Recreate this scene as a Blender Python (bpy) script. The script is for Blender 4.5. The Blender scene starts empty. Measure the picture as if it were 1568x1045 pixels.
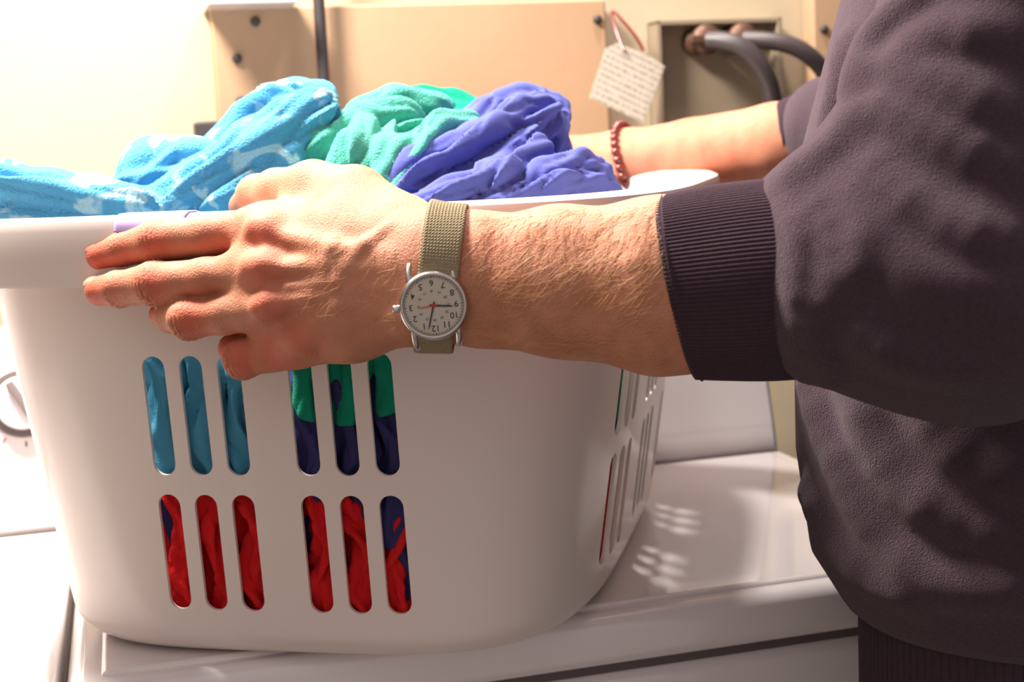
import bpy, bmesh, math, random, time
import numpy as np
from mathutils import Vector, Matrix, Euler
random.seed(3); np.random.seed(3)
scene = bpy.context.scene

# ------------------------------------------------------------------ camera
LENS = 50.0
FPX = 1568*LENS/36.0
CAM = np.array([0.0, 0.0, 1.235])
PITCH = 7.83; ROLL = -2.8
CM = Euler((math.radians(90-PITCH), 0, 0)).to_matrix() @ Matrix.Rotation(math.radians(ROLL), 3, 'Z')
CR = np.array(CM.col[0]); CU = np.array(CM.col[1]); CF = -np.array(CM.col[2])
cd = bpy.data.cameras.new('camera'); cam = bpy.data.objects.new('camera', cd)
scene.collection.objects.link(cam); scene.camera = cam
cam.matrix_world = Matrix.Translation(Vector(CAM)) @ CM.to_4x4()
cd.lens = LENS; cd.sensor_width = 36; cd.clip_start = 0.02
cd.dof.use_dof = True; cd.dof.focus_distance = 0.80; cd.dof.aperture_fstop = 10.0

NEAR_K = 0.975             # depth scale for everything in front of the basket
def dd(d): return d*NEAR_K if d < 0.905 else d
def ray(u, v):
    return CF + CR*((u-784)/FPX) + CU*((522.5-v)/FPX)
def P(u, v, d):            # image pixel: its sight line + estimated depth -> world metres
    return CAM + ray(u, v)*dd(d)

# ------------------------------------------------------------------ helpers
def new_obj(name, mesh, mat=None, parent=None, smooth=True):
    ob = bpy.data.objects.new(name, mesh)
    scene.collection.objects.link(ob)
    if mat: mesh.materials.append(mat)
    if smooth and hasattr(mesh, 'polygons'):
        mesh.polygons.foreach_set('use_smooth', [True]*len(mesh.polygons))
    if parent: ob.parent = parent
    return ob
def mk(name, verts, faces, mat=None, parent=None, smooth=True):
    me = bpy.data.meshes.new(name)
    me.from_pydata([tuple(map(float, v)) for v in verts], [], [tuple(int(i) for i in f) for f in faces])
    me.update()
    return new_obj(name, me, mat, parent, smooth)
def empty(name, loc=(0, 0, 0), parent=None):
    e = bpy.data.objects.new(name, None); scene.collection.objects.link(e)
    e.empty_display_size = 0.05
    e.location = loc
    if parent: e.parent = parent
    return e
def rbox(name, lo, hi, mat, r=0.005, seg=3, M=None, parent=None):
    bm = bmesh.new(); bmesh.ops.create_cube(bm, size=1)
    lo = Vector(lo); hi = Vector(hi); c = (lo+hi)/2; s = hi-lo
    for v in bm.verts: v.co = Vector((v.co.x*s.x, v.co.y*s.y, v.co.z*s.z))+c
    if r > 0: bmesh.ops.bevel(bm, geom=bm.edges[:], offset=r, segments=seg, profile=0.5, affect='EDGES')
    if M is not None: bmesh.ops.transform(bm, matrix=M, verts=bm.verts)
    me = bpy.data.meshes.new(name); bm.to_mesh(me); bm.free()
    ob = new_obj(name, me, mat, parent, True)
    md = ob.modifiers.new('wn', 'WEIGHTED_NORMAL'); md.keep_sharp = True
    return ob
def lathe(name, prof, mat, M=None, n=64, parent=None):
    vs = []; fs = []
    for (r, z) in prof:
        for i in range(n):
            a = 2*math.pi*i/n; vs.append((r*math.cos(a), r*math.sin(a), z))
    for j in range(len(prof)-1):
        for i in range(n):
            k = (i+1) % n
            fs.append((j*n+i, j*n+k, (j+1)*n+k, (j+1)*n+i))
    ob = mk(name, vs, fs, mat, parent)
    if M is not None: ob.data.transform(M)
    return ob
def tube_curve(name, pts, r, mat, parent=None, cyclic=False):
    cu = bpy.data.curves.new(name, 'CURVE'); cu.dimensions = '3D'; cu.bevel_depth = r; cu.bevel_resolution = 4
    cu.use_fill_caps = True
    sp = cu.splines.new('NURBS'); sp.points.add(len(pts)-1)
    for p, q in zip(sp.points, pts): p.co = (q[0], q[1], q[2], 1)
    sp.use_endpoint_u = True; sp.order_u = min(4, len(pts)); sp.resolution_u = 8; sp.use_cyclic_u = cyclic
    ob = bpy.data.objects.new(name, cu); scene.collection.objects.link(ob)
    cu.materials.append(mat)
    if parent: ob.parent = parent
    return ob

# ------------------------------------------------------------------ materials
def lin(c):
    return tuple(((x/255)/12.92 if x/255 <= 0.04045 else ((x/255+0.055)/1.055)**2.4) for x in c)+(1,)
def mat(name, rgb, rough=0.5, rgb2=None, nscale=20, bump=0.0, bscale=300, sheen=0, spec=0.5, sss=0, metal=0, coat=0, detail=4, bdist=0.001):
    m = bpy.data.materials.new(name); m.use_nodes = True
    nt = m.node_tree; b = nt.nodes['Principled BSDF']
    b.inputs['Roughness'].default_value = rough
    b.inputs['Metallic'].default_value = metal
    b.inputs['Specular IOR Level'].default_value = spec
    b.inputs['Coat Weight'].default_value = coat
    if sheen:
        b.inputs['Sheen Weight'].default_value = sheen; b.inputs['Sheen Roughness'].default_value = 0.5
        b.inputs['Sheen Tint'].default_value = (1.0, 0.88, 0.9, 1)
    tc = nt.nodes.new('ShaderNodeTexCoord')
    n = nt.nodes.new('ShaderNodeTexNoise'); n.inputs['Scale'].default_value = nscale; n.inputs['Detail'].default_value = detail
    nt.links.new(tc.outputs['Object'], n.inputs['Vector'])
    mx = nt.nodes.new('ShaderNodeMix'); mx.data_type = 'RGBA'
    a = lin(rgb); c = lin(rgb2) if rgb2 else tuple(x*0.93 for x in a[:3])+(1,)
    mx.inputs[6].default_value = a; mx.inputs[7].default_value = c
    nt.links.new(n.outputs['Fac'], mx.inputs[0]); nt.links.new(mx.outputs[2], b.inputs['Base Color'])
    if sss:
        b.inputs['Subsurface Weight'].default_value = sss
        b.inputs['Subsurface Radius'].default_value = (1, .35, .2); b.inputs['Subsurface Scale'].default_value = 0.006
    if bump:
        n2 = nt.nodes.new('ShaderNodeTexNoise'); n2.inputs['Scale'].default_value = bscale; n2.inputs['Detail'].default_value = 3
        nt.links.new(tc.outputs['Object'], n2.inputs['Vector'])
        bp = nt.nodes.new('ShaderNodeBump'); bp.inputs['Strength'].default_value = bump; bp.inputs['Distance'].default_value = bdist
        nt.links.new(n2.outputs['Fac'], bp.inputs['Height']); nt.links.new(bp.outputs['Normal'], b.inputs['Normal'])
    return m

M_basket = mat('basket_plastic', (232, 219, 213), 0.28, (226, 212, 205), 6, coat=0.2)
M_enamel = mat('white_enamel', (236, 229, 229), 0.12, (228, 220, 221), 4, coat=0.6)
M_groove = mat('dark_gap', (96, 84, 84), 0.7)
M_ring = mat('dial_ring_grey', (120, 108, 108), 0.4)
M_wall = mat('painted_wall', (194, 178, 152), 0.8, (177, 160, 134), 4, bump=0.2, bscale=60)
M_floor = mat('floor_concrete', (150, 140, 132), 0.7, (120, 112, 105), 6, bump=0.3, bscale=40)
M_board = mat('tan_board', (180, 146, 116), 0.7, (167, 132, 103), 8, bump=0.15, bscale=90)
M_black = mat('black_rubber', (48, 42, 44), 0.5, (60, 52, 52), 30)
M_hose = mat('hose_rubber', (74, 64, 66), 0.45, (54, 46, 48), 30)
M_brass = mat('valve_brass', (110, 78, 60), 0.5, (80, 55, 45), 60, metal=0.4)
M_boxp = mat('outlet_box_plastic', (150, 134, 114), 0.6, (134, 118, 98), 10)
M_steel = mat('brushed_steel', (205, 200, 196), 0.25, (180, 176, 172), 200, metal=1.0)
M_dial = mat('watch_dial', (222, 210, 190), 0.5)
M_ink = mat('black_ink', (30, 26, 28), 0.5)
M_red = mat('red_hand_paint', (226, 56, 22), 0.4)
M_bead = mat('red_bead', (130, 34, 30), 0.25, (90, 20, 22), 200, coat=0.5)
M_hoodie = mat('hoodie_fleece', (82, 66, 76), 1.0, (58, 45, 53), 520, bump=1.0, bscale=1100, sheen=0.18, spec=0.0, bdist=0.0013)
M_rib = mat('hoodie_rib', (70, 55, 64), 1.0, (56, 43, 51), 300, bump=0.4, bscale=1400, sheen=0.10, spec=0.0)
M_jeans = mat('jeans_denim', (45, 55, 80), 0.9, (35, 42, 62), 300, bump=0.3, bscale=900)
M_hair = mat('arm_hair_fibre', (206, 160, 112), 0.4)
M_headhair = mat('head_hair', (60, 42, 30), 0.6, (40, 28, 20), 120, bump=0.6, bscale=200)
M_nail = mat('fingernail', (214, 142, 118), 0.35)
M_teal = mat('teal_terry', (98, 182, 164), 1.0, (70, 162, 146), 90, bump=1.0, bscale=650, sheen=0.1, spec=0.0, bdist=0.0022)
M_green = mat('green_cotton', (30, 146, 118), 1.0, (20, 126, 100), 60, bump=0.8, bscale=800, sheen=0.05, spec=0.0)
M_peri = mat('periwinkle_cotton', (94, 100, 170), 1.0, (82, 88, 158), 60, bump=0.5, bscale=1500, sheen=0.05, spec=0.0)
M_navy = mat('navy_cotton', (66, 64, 112), 1.0, (52, 50, 92), 14, bump=0.5, bscale=900, spec=0.0)
M_redc = mat('red_cotton', (222, 44, 46), 1.0, (200, 32, 36), 14, bump=0.5, bscale=900, spec=0.0)
M_steelblue = mat('blue_cotton', (84, 152, 180), 1.0, (66, 134, 166), 14, bump=0.5, bscale=900, spec=0.0)
M_lav = mat('lavender_cotton', (178, 160, 212), 0.9)
M_tick = mat('tick_paint', (190, 60, 60), 0.5)

def towel_mat():
    m = mat('blue_patterned_terry', (52, 172, 232), 1.0, bump=1.0, bscale=650, sheen=0.1, spec=0.0, bdist=0.0022)
    nt = m.node_tree; b = nt.nodes['Principled BSDF']
    tc = nt.nodes.new('ShaderNodeTexCoord')
    v = nt.nodes.new('ShaderNodeTexNoise'); v.inputs['Scale'].default_value = 26; v.inputs['Detail'].default_value = 2; v.inputs['Distortion'].default_value = 1.6
    nt.links.new(tc.outputs['Object'], v.inputs['Vector'])
    r = nt.nodes.new('ShaderNodeValToRGB')
    r.color_ramp.elements[0].position = 0.575; r.color_ramp.elements[0].color = lin((86, 160, 202))
    r.color_ramp.elements[1].position = 0.635; r.color_ramp.elements[1].color = lin((162, 202, 220))
    nt.links.new(v.outputs['Fac'], r.inputs[0]); nt.links.new(r.outputs[0], b.inputs['Base Color'])
    return m
M_towel = towel_mat()

def skin_mat():
    m = mat('skin', (222, 172, 146), 0.6, bump=0.6, bscale=900, sss=0.08, spec=0.25)
    nt = m.node_tree; b = nt.nodes['Principled BSDF']
    at = nt.nodes.new('ShaderNodeAttribute'); at.attribute_name = 'blush'
    tc = nt.nodes.new('ShaderNodeTexCoord')
    n = nt.nodes.new('ShaderNodeTexNoise'); n.inputs['Scale'].default_value = 70; n.inputs['Detail'].default_value = 8
    nt.links.new(tc.outputs['Object'], n.inputs['Vector'])
    m1 = nt.nodes.new('ShaderNodeMix'); m1.data_type = 'RGBA'
    m1.inputs[6].default_value = lin((210, 148, 118)); m1.inputs[7].default_value = lin((164, 102, 78))
    nt.links.new(n.outputs['Fac'], m1.inputs[0])
    m2 = nt.nodes.new('ShaderNodeMix'); m2.data_type = 'RGBA'
    nt.links.new(at.outputs['Fac'], m2.inputs[0])
    nt.links.new(m1.outputs[2], m2.inputs[6]); m2.inputs[7].default_value = lin((206, 76, 58))
    nt.links.new(m2.outputs[2], b.inputs['Base Color'])
    return m
M_skin = skin_mat()
M_strap = mat('khaki_nylon_weave', (158, 142, 112), 0.9, (114, 101, 78), 600)

# ------------------------------------------------------------------ implicit modelling toolkit
def vnoise(p, seed=0):
    i = np.floor(p).astype(np.int64); f = p-i; f = f*f*(3-2*f)
    def h(dx, dy, dz):
        n = (i[:, 0]+dx)*73856093 ^ (i[:, 1]+dy)*19349663 ^ (i[:, 2]+dz)*83492791 ^ (seed*2654435)
        n = (n ^ (n >> 13))*1274126177
        n = n ^ (n >> 16)
        return (n & 0xffff)/65535.0
    x0 = h(0, 0, 0)*(1-f[:, 0])+h(1, 0, 0)*f[:, 0]; x1 = h(0, 1, 0)*(1-f[:, 0])+h(1, 1, 0)*f[:, 0]
    x2 = h(0, 0, 1)*(1-f[:, 0])+h(1, 0, 1)*f[:, 0]; x3 = h(0, 1, 1)*(1-f[:, 0])+h(1, 1, 1)*f[:, 0]
    y0 = x0*(1-f[:, 1])+x1*f[:, 1]; y1 = x2*(1-f[:, 1])+x3*f[:, 1]
    return y0*(1-f[:, 2])+y1*f[:, 2]
def rc(p, a, b, ra, rb):
    a = np.asarray(a, float); b = np.asarray(b, float); ba = b-a
    pa = p-a
    t = np.clip((pa@ba)/max(ba@ba, 1e-12), 0, 1)
    q = pa-t[:, None]*ba
    return np.sqrt(np.einsum('ij,ij->i', q, q))-(ra+t*(rb-ra))
def smin(a, b, k):
    h = np.clip(0.5+0.5*(b-a)/k, 0, 1)
    return b*(1-h)+a*h-k*h*(1-h)
def smax(a, b, k): return -smin(-a, -b, k)
def chain(p, pts, k=0.004):
    d = None
    for (a, ra), (b, rb) in zip(pts[:-1], pts[1:]):
        e = rc(p, a, b, ra, rb)
        d = e if d is None else smin(d, e, k)
    return d
def px(pts):   # (u,v,d,r_px) -> (world, r_m)
    return [(P(u, v, d), r*dd(d)/FPX) for (u, v, d, r) in pts]

def surfnet(f, lo, hi, h, project=2):
    lo = np.array(lo, float); hi = np.array(hi, float)
    n = np.ceil((hi-lo)/h).astype(int); n = ((n+3)//4)*4+1
    ax = [lo[i]+h*np.arange(n[i]) for i in range(3)]
    cx = [a[::4] for a in ax]
    G = np.stack(np.meshgrid(*cx, indexing='ij'), -1).reshape(-1, 3)
    Vc = f(G).reshape([len(c) for c in cx])
    idx = [np.minimum((np.arange(n[i])+2)//4, len(cx[i])-1) for i in range(3)]
    V = Vc[np.ix_(*idx)].copy()
    mask = np.abs(V) < 4*h*1.3+0.004
    ii = np.argwhere(mask)
    pts = lo+h*ii
    out = np.empty(len(pts))
    for s in range(0, len(pts), 100000): out[s:s+100000] = f(pts[s:s+100000])
    V[mask] = out
    ins = V < 0
    c = [n[0]-1, n[1]-1, n[2]-1]
    cnt = np.zeros(c); acc = np.zeros(c+[3])
    for axis in range(3):
        oth = [a for a in range(3) if a != axis]
        for o1 in (0, 1):
            for o2 in (0, 1):
                off = [0, 0, 0]; off[oth[0]] = o1; off[oth[1]] = o2
                A = V[off[0]:off[0]+c[0], off[1]:off[1]+c[1], off[2]:off[2]+c[2]]
                o_ = list(off); o_[axis] += 1
                B = V[o_[0]:o_[0]+c[0], o_[1]:o_[1]+c[1], o_[2]:o_[2]+c[2]]
                cr = (A < 0) != (B < 0)
                w = np.argwhere(cr)
                if len(w) == 0: continue
                a = A[cr]; b = B[cr]; t = a/(a-b)
                pos = w+np.array(off, float); pos[:, axis] += t
                cnt[cr] += 1; acc[cr] += pos
    has = cnt > 0
    vid = -np.ones(c, int); vid[has] = np.arange(has.sum())
    verts = lo+h*(acc[has]/cnt[has][:, None])
    faces = []
    for axis in range(3):
        b_, c_ = [(1, 2), (2, 0), (0, 1)][axis]
        sl0 = [None]*3; sl1 = [None]*3
        for a in range(3):
            if a == axis: sl0[a] = slice(0, n[a]-1); sl1[a] = slice(1, n[a])
            else: sl0[a] = slice(1, n[a]-1); sl1[a] = slice(1, n[a]-1)
        A = ins[tuple(sl0)]; B = ins[tuple(sl1)]
        w = np.argwhere(A != B)
        if len(w) == 0: continue
        flip = A[tuple(w.T)]
        base = w.copy()
        for a in range(3):
            if a != axis: base[:, a] += 1
        def g(db, dc):
            q = base.copy(); q[:, b_] += db; q[:, c_] += dc
            return vid[tuple(q.T)]
        q = np.stack([g(-1, -1), g(0, -1), g(0, 0), g(-1, 0)], 1)
        q[~flip] = q[~flip][:, ::-1]
        faces.append(q)
    faces = np.concatenate(faces)
    faces = faces[(faces >= 0).all(1)]
    for _ in range(project):
        e = 0.0006
        d0 = f(verts)
        g = np.stack([f(verts+np.eye(3)[a]*e)-d0 for a in range(3)], 1)/e
        gl = np.maximum((g*g).sum(1), 0.5)
        step = -(d0/gl)[:, None]*g
        ln = np.linalg.norm(step, axis=1, keepdims=True)
        step *= np.minimum(1, 0.5*h/np.maximum(ln, 1e-9))
        verts = verts+step
    return verts, faces
def ray_hit(f, u, v, d0, d1):
    ds = np.linspace(d0, d1, 160); pts = CAM+ray(u, v)*ds[:, None]
    s = f(pts); k = np.argmax(s < 0)
    if s.min() >= 0: k = int(np.argmin(s))
    return pts[k]
def blush_attr(ob, spots):
    me = ob.data; n = len(me.vertices); co = np.empty(n*3); me.vertices.foreach_get('co', co); co = co.reshape(-1, 3)
    val = np.zeros(n)
    for (c, r, s) in spots:
        val = np.maximum(val, s*np.exp(-((co-np.asarray(c))**2).sum(1)/(r*r)))
    at = me.attributes.new('blush', 'FLOAT', 'POINT'); at.data.foreach_set('value', val)

# ------------------------------------------------------------------ frames of reference
TH = math.radians(15)
E = np.array([math.cos(TH), math.sin(TH), 0]); N = np.array([-math.sin(TH), math.cos(TH), 0])
OW = np.array([-0.285, 0.835, 0.0])     # washer front-left corner on floor
TOPZ = 0.92
def frame(o):
    return Matrix(((E[0], N[0], 0, o[0]), (E[1], N[1], 0, o[1]), (0, 0, 1, o[2]), (0, 0, 0, 1)))
WALL_OFF = 0.69
def on_wall(u, v, off=0.0):
    r = ray(u, v); p0 = OW+N*(WALL_OFF-off)
    t = ((p0-CAM)@N)/(r@N)
    return CAM+r*t
def to_local(p):
    q = np.asarray(p)-OW
    return np.array([q@E, q@N, q[2]])

# ------------------------------------------------------------------ room
FM = frame(OW)
def wbox(name, lo, hi, m, r=0.0, seg=2, parent=None): return rbox(name, lo, hi, m, r, seg, FM, parent)
wbox('wall_back', (-1.8, WALL_OFF, 0), (2.2, WALL_OFF+0.1, 2.6), M_wall)
wbox('wall_left', (-1.9, -2.2, 0), (-1.8, WALL_OFF+0.1, 2.6), M_wall)
wbox('floor', (-1.9, -2.2, -0.05), (2.2, WALL_OFF+0.1, 0), M_floor)

# ------------------------------------------------------------------ machines
def machine(name, x0, knobs):
    root = empty(name, tuple(OW+E*x0))
    root.rotation_euler = (0, 0, TH)
    W = 0.685
    def b(nm, lo, hi, m, r=0.004, seg=3): return rbox(nm, lo, hi, m, r, seg, None, root)
    b('cabinet', (0.004, 0.008, 0.03), (W-0.004, 0.62, 0.874), M_enamel, 0.012, 4)
    b('kick_plate', (0.02, 0.03, 0.0), (W-0.02, 0.60, 0.05), M_groove, 0.002)
    b('top_seam', (0.008, 0.012, 0.872), (W-0.008, 0.61, 0.882), M_groove, 0.001)
    b('top_deck', (0, 0, 0.879), (W, 0.625, TOPZ-0.003), M_enamel, 0.012, 6)
    b('lid', (0.022, 0.016, TOPZ-0.010), (W-0.022, 0.398, TOPZ), M_enamel, 0.0045, 4)
    prof = [(0.412, TOPZ-0.01), (0.418, TOPZ+0.02), (0.455, TOPZ+0.150), (0.475, TOPZ+0.165), (0.575, TOPZ+0.165), (0.600, TOPZ+0.150), (0.600, TOPZ-0.01)]
    vs = [(0.004, y, z) for y, z in prof]+[(W-0.004, y, z) for y, z in prof]
    n = len(prof)
    fs = [(i, (i+1) % n, n+(i+1) % n, n+i) for i in range(n)]+[tuple(range(n))[::-1], tuple(range(n, 2*n))]
    c = mk('console', vs, fs, M_enamel, root, True)
    bm = bmesh.new(); bm.from_mesh(c.data); bmesh.ops.recalc_face_normals(bm, faces=bm.faces)
    bmesh.ops.bevel(bm, geom=bm.edges[:], offset=0.006, segments=3, affect='EDGES'); bm.to_mesh(c.data); bm.free()
    c.modifiers.new('wn', 'WEIGHTED_NORMAL')
    b('console_seam', (0.01, 0.406, TOPZ-0.006), (W-0.01, 0.415, TOPZ-0.0005), M_groove, 0.0005, 1)
    tilt = math.atan2(0.037, 0.130)
    for i, (kx, kz, r) in enumerate(knobs):
        yy = 0.418+(kz-0.02)*0.037/0.130
        Mx = Matrix.Translation((kx, yy, TOPZ+kz)) @ Matrix.Rotation(math.radians(90)-tilt, 4, 'X')
        lathe('dial_ring_%d' % i, [(r*1.28, 0.0), (r*1.28, 0.002), (r*1.22, 0.003), (r*1.2, 0.0015), (0.0001, 0.0015)], M_ring, Mx, parent=root)
        lathe('dial_%d' % i, [(r, 0.001), (r*0.97, 0.012), (r*0.9, 0.016), (r*0.86, 0.0165), (0.0001, 0.017)], M_enamel, Mx, parent=root)
        rbox('dial_grip_%d' % i, (-r*0.16, -r*0.82, 0.014), (r*0.16, r*0.82, 0.026), M_ring, 0.002, 3, Mx @ Matrix.Rotation(0.5, 4, 'Z'), root)
        for t in range(0, 24, 2):
            a = t*2*math.pi/24
            rbox('dial_tick_%d_%d' % (i, t), (-0.0007, r*1.42, 0.0), (0.0007, r*1.62, 0.0006), M_tick if t % 4 else M_groove, 0, 1, Mx @ Matrix.Rotation(a, 4, 'Z'), root)
    return root
machine('washing_machine', 0.0, [(0.10, 0.085, 0.018), (0.24, 0.085, 0.026)])
machine('clothes_dryer', -0.690, [(0.650, 0.108, 0.024), (0.49, 0.105, 0.018), (0.20, 0.105, 0.030)])

# ------------------------------------------------------------------ things on the wall
WF = WALL_OFF-0.0008
def wall_rect(u0, v0, u1, v1, off):
    a = to_local(on_wall(u0, v0, off)); c = to_local(on_wall(u1, v1, off))
    x0, x1 = sorted((a[0], c[0])); z0, z1 = sorted((a[2], c[2]))
    return (x0, z0, x1, z1)
x0, z0, x1, z1 = wall_rect(322, 12, 940, 330, 0.03)
bp = empty('plywood_panel', tuple(OW+E*(x0+x1)/2+N*(WF-0.02)+np.array([0, 0, (z0+z1)/2])))
def keep(ob, root):
    ob.parent = root; ob.matrix_parent_inverse = Matrix.Translation(root.location).inverted(); return ob
keep(wbox('panel_board', (x0, WALL_OFF-0.03, z0), (x1, WF, z1), M_board, 0.003), bp)
def screw(nm, uu, vv, par):
    p = to_local(on_wall(uu, vv, 0.031))
    Mx = FM @ Matrix.Translation((p[0], p[1], p[2])) @ Matrix.Rotation(math.radians(90), 4, 'X')
    keep(lathe(nm, [(0.005, -0.002), (0.005, 0.002), (0.003, 0.004), (0.0001, 0.004)], M_black, Mx, 20), par)
for i, (uu, vv) in enumerate([(391, 33), (363, 90), (915, 30), (368, 155), (920, 250)]): screw('screw_%d' % i, uu, vv, bp)
x0, z0, x1, z1 = wall_rect(1240, -260, 1420, 128, 0.03)
bp2 = empty('plywood_panel.001', tuple(OW+E*(x0+x1)/2+N*(WF-0.02)+np.array([0, 0, (z0+z1)/2])))
keep(wbox('panel_board', (x0, WALL_OFF-0.03, z0), (x1, WF, z1), M_board, 0.003), bp2)
screw('screw', 1262, 45, bp2)
x0, z0, x1, z1 = wall_rect(312, -8, 450, 10, 0.05)
wbox('wall_shelf', (x0, WALL_OFF-0.09, z0), (x1, WF, z1), M_enamel, 0.002)
pp = empty('drain_pipe')
top = to_local(on_wall(492, -300, 0.05)); bot = to_local(on_wall(503, 230, 0.05))
pts = [OW+E*bot[0]+N*bot[1]+np.array([0, 0, z]) for z in np.linspace(0.95, top[2], 6)]
tube_curve('pipe', pts, 0.0062, M_black, pp)
x0, z0, x1, z1 = wall_rect(297, 187, 352, 240, 0.06)
wbox('junction_box', (x0, WALL_OFF-0.07, z0), (x1, WALL_OFF-0.031, z1), M_black, 0.003)
ob_root = empty('washer_outlet_box')
x0, z0, x1, z1 = wall_rect(1000, 32, 1196, 230, 0.02)
wbox('back_plate', (x0, WALL_OFF-0.006, z0), (x1, WF, z1), M_boxp, 0.001, parent=ob_root)
t = 0.006
for nm, lo, hi in (('side_a', (x0, z0), (x0+t, z1)), ('side_b', (x1-t, z0), (x1, z1)), ('top', (x0, z1-t), (x1, z1)), ('bottom', (x0, z0), (x1, z0+t))):
    wbox(nm, (lo[0], WALL_OFF-0.03, lo[1]), (hi[0], WF, hi[1]), M_boxp, 0.001, parent=ob_root)
wp = on_wall
for i, (uu, vv) in enumerate([(1075, 62), (1130, 60)]):
    c = to_local(wp(uu, vv, 0.03))
    Mx = FM @ Matrix.Translation((c[0], WALL_OFF-0.002, c[2])) @ Matrix.Rotation(math.radians(90), 4, 'X')
    lathe('valve_%d' % i, [(0.016, 0), (0.016, 0.02), (0.012, 0.022), (0.012, 0.035), (0.017, 0.036), (0.017, 0.045), (0.0001, 0.045)], M_brass, Mx, 24, ob_root)
    wbox('valve_handle_%d' % i, (c[0]-0.022, WALL_OFF-0.052, c[2]-0.005), (c[0]+0.022, WALL_OFF-0.044, c[2]+0.005), M_brass, 0.002, parent=ob_root)
tube_curve('water_hose', [wp(1085, 62, 0.05), wp(1120, 62, 0.07), wp(1150, 80, 0.08), wp(1172, 112, 0.08), wp(1186, 150, 0.07), wp(1190, 240, 0.05), wp(1192, 420, 0.04)], 0.011, M_hose)
tube_curve('water_hose.001', [wp(1140, 60, 0.05), wp(1180, 62, 0.07), wp(1215, 68, 0.08), wp(1245, 88, 0.08), wp(1268, 115, 0.07), wp(1290, 180, 0.06), wp(1295, 420, 0.04)], 0.010, M_hose)
tg = empty('paper_hang_tag')
def tag_mat():
    m = mat('tag_paper', (222, 210, 194), 0.8)
    nt = m.node_tree; b = nt.nodes['Principled BSDF']; tc = nt.nodes.new('ShaderNodeTexCoord')
    sep = nt.nodes.new('ShaderNodeSeparateXYZ'); nt.links.new(tc.outputs['UV'], sep.inputs[0])
    w = nt.nodes.new('ShaderNodeMath'); w.operation = 'MULTIPLY'; w.inputs[1].default_value = 11; nt.links.new(sep.outputs['Y'], w.inputs[0])
    fr = nt.nodes.new('ShaderNodeMath'); fr.operation = 'FRACT'; nt.links.new(w.outputs[0], fr.inputs[0])
    lt = nt.nodes.new('ShaderNodeMath'); lt.operation = 'LESS_THAN'; lt.inputs[1].default_value = 0.42; nt.links.new(fr.outputs[0], lt.inputs[0])
    mp2 = nt.nodes.new('ShaderNodeMapping'); mp2.inputs['Scale'].default_value = (30, 11, 1); nt.links.new(tc.outputs['UV'], mp2.inputs[0])
    n = nt.nodes.new('ShaderNodeTexNoise'); n.inputs['Scale'].default_value = 1.0; nt.links.new(mp2.outputs[0], n.inputs['Vector'])
    gt = nt.nodes.new('ShaderNodeMath'); gt.operation = 'GREATER_THAN'; gt.inputs[1].default_value = 0.47; nt.links.new(n.outputs['Fac'], gt.inputs[0])
    ml = nt.nodes.new('ShaderNodeMath'); ml.operation = 'MULTIPLY'; nt.links.new(lt.outputs[0], ml.inputs[0]); nt.links.new(gt.outputs[0], ml.inputs[1])
    mx = nt.nodes.new('ShaderNodeMix'); mx.data_type = 'RGBA'; mx.inputs[6].default_value = lin((222, 210, 194)); mx.inputs[7].default_value = lin((172, 158, 144))
    nt.links.new(ml.outputs[0], mx.inputs[0]); nt.links.new(mx.outputs[2], b.inputs['Base Color'])
    return m
q = [wp(903, 150, 0.06), wp(984, 188, 0.055), wp(1018, 102, 0.06), wp(1000, 88, 0.062), wp(945, 66, 0.065), wp(928, 74, 0.065)]
nrm = -N*0.0008
tagv = q+[a-nrm*1 for a in q]
tagf = [(0, 1, 2, 3, 4, 5), (11, 10, 9, 8, 7, 6)]+[(i, i+6, (i+1) % 6+6, (i+1) % 6) for i in range(6)]
to = mk('tag_card', tagv, tagf, tag_mat(), tg, False)
uvl = to.data.uv_layers.new(name='UVMap')
ex = (q[1]-q[0]); Lx = np.linalg.norm(ex); ex = ex/Lx; ey = np.cross(N, ex); ey = ey if ey[2] > 0 else -ey
for lp in to.data.loops:
    c = np.array(to.data.vertices[lp.vertex_index].co)-q[0]
    uvl.data[lp.index].uv = (c@ex/Lx, c@ey/0.075)
tube_curve('tag_string', [wp(955, 78, 0.066), wp(940, 40, 0.05), wp(932, 5, 0.035), wp(950, 30, 0.05), wp(975, 55, 0.06), wp(985, 78, 0.064)], 0.0018, M_bead, tg)

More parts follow.
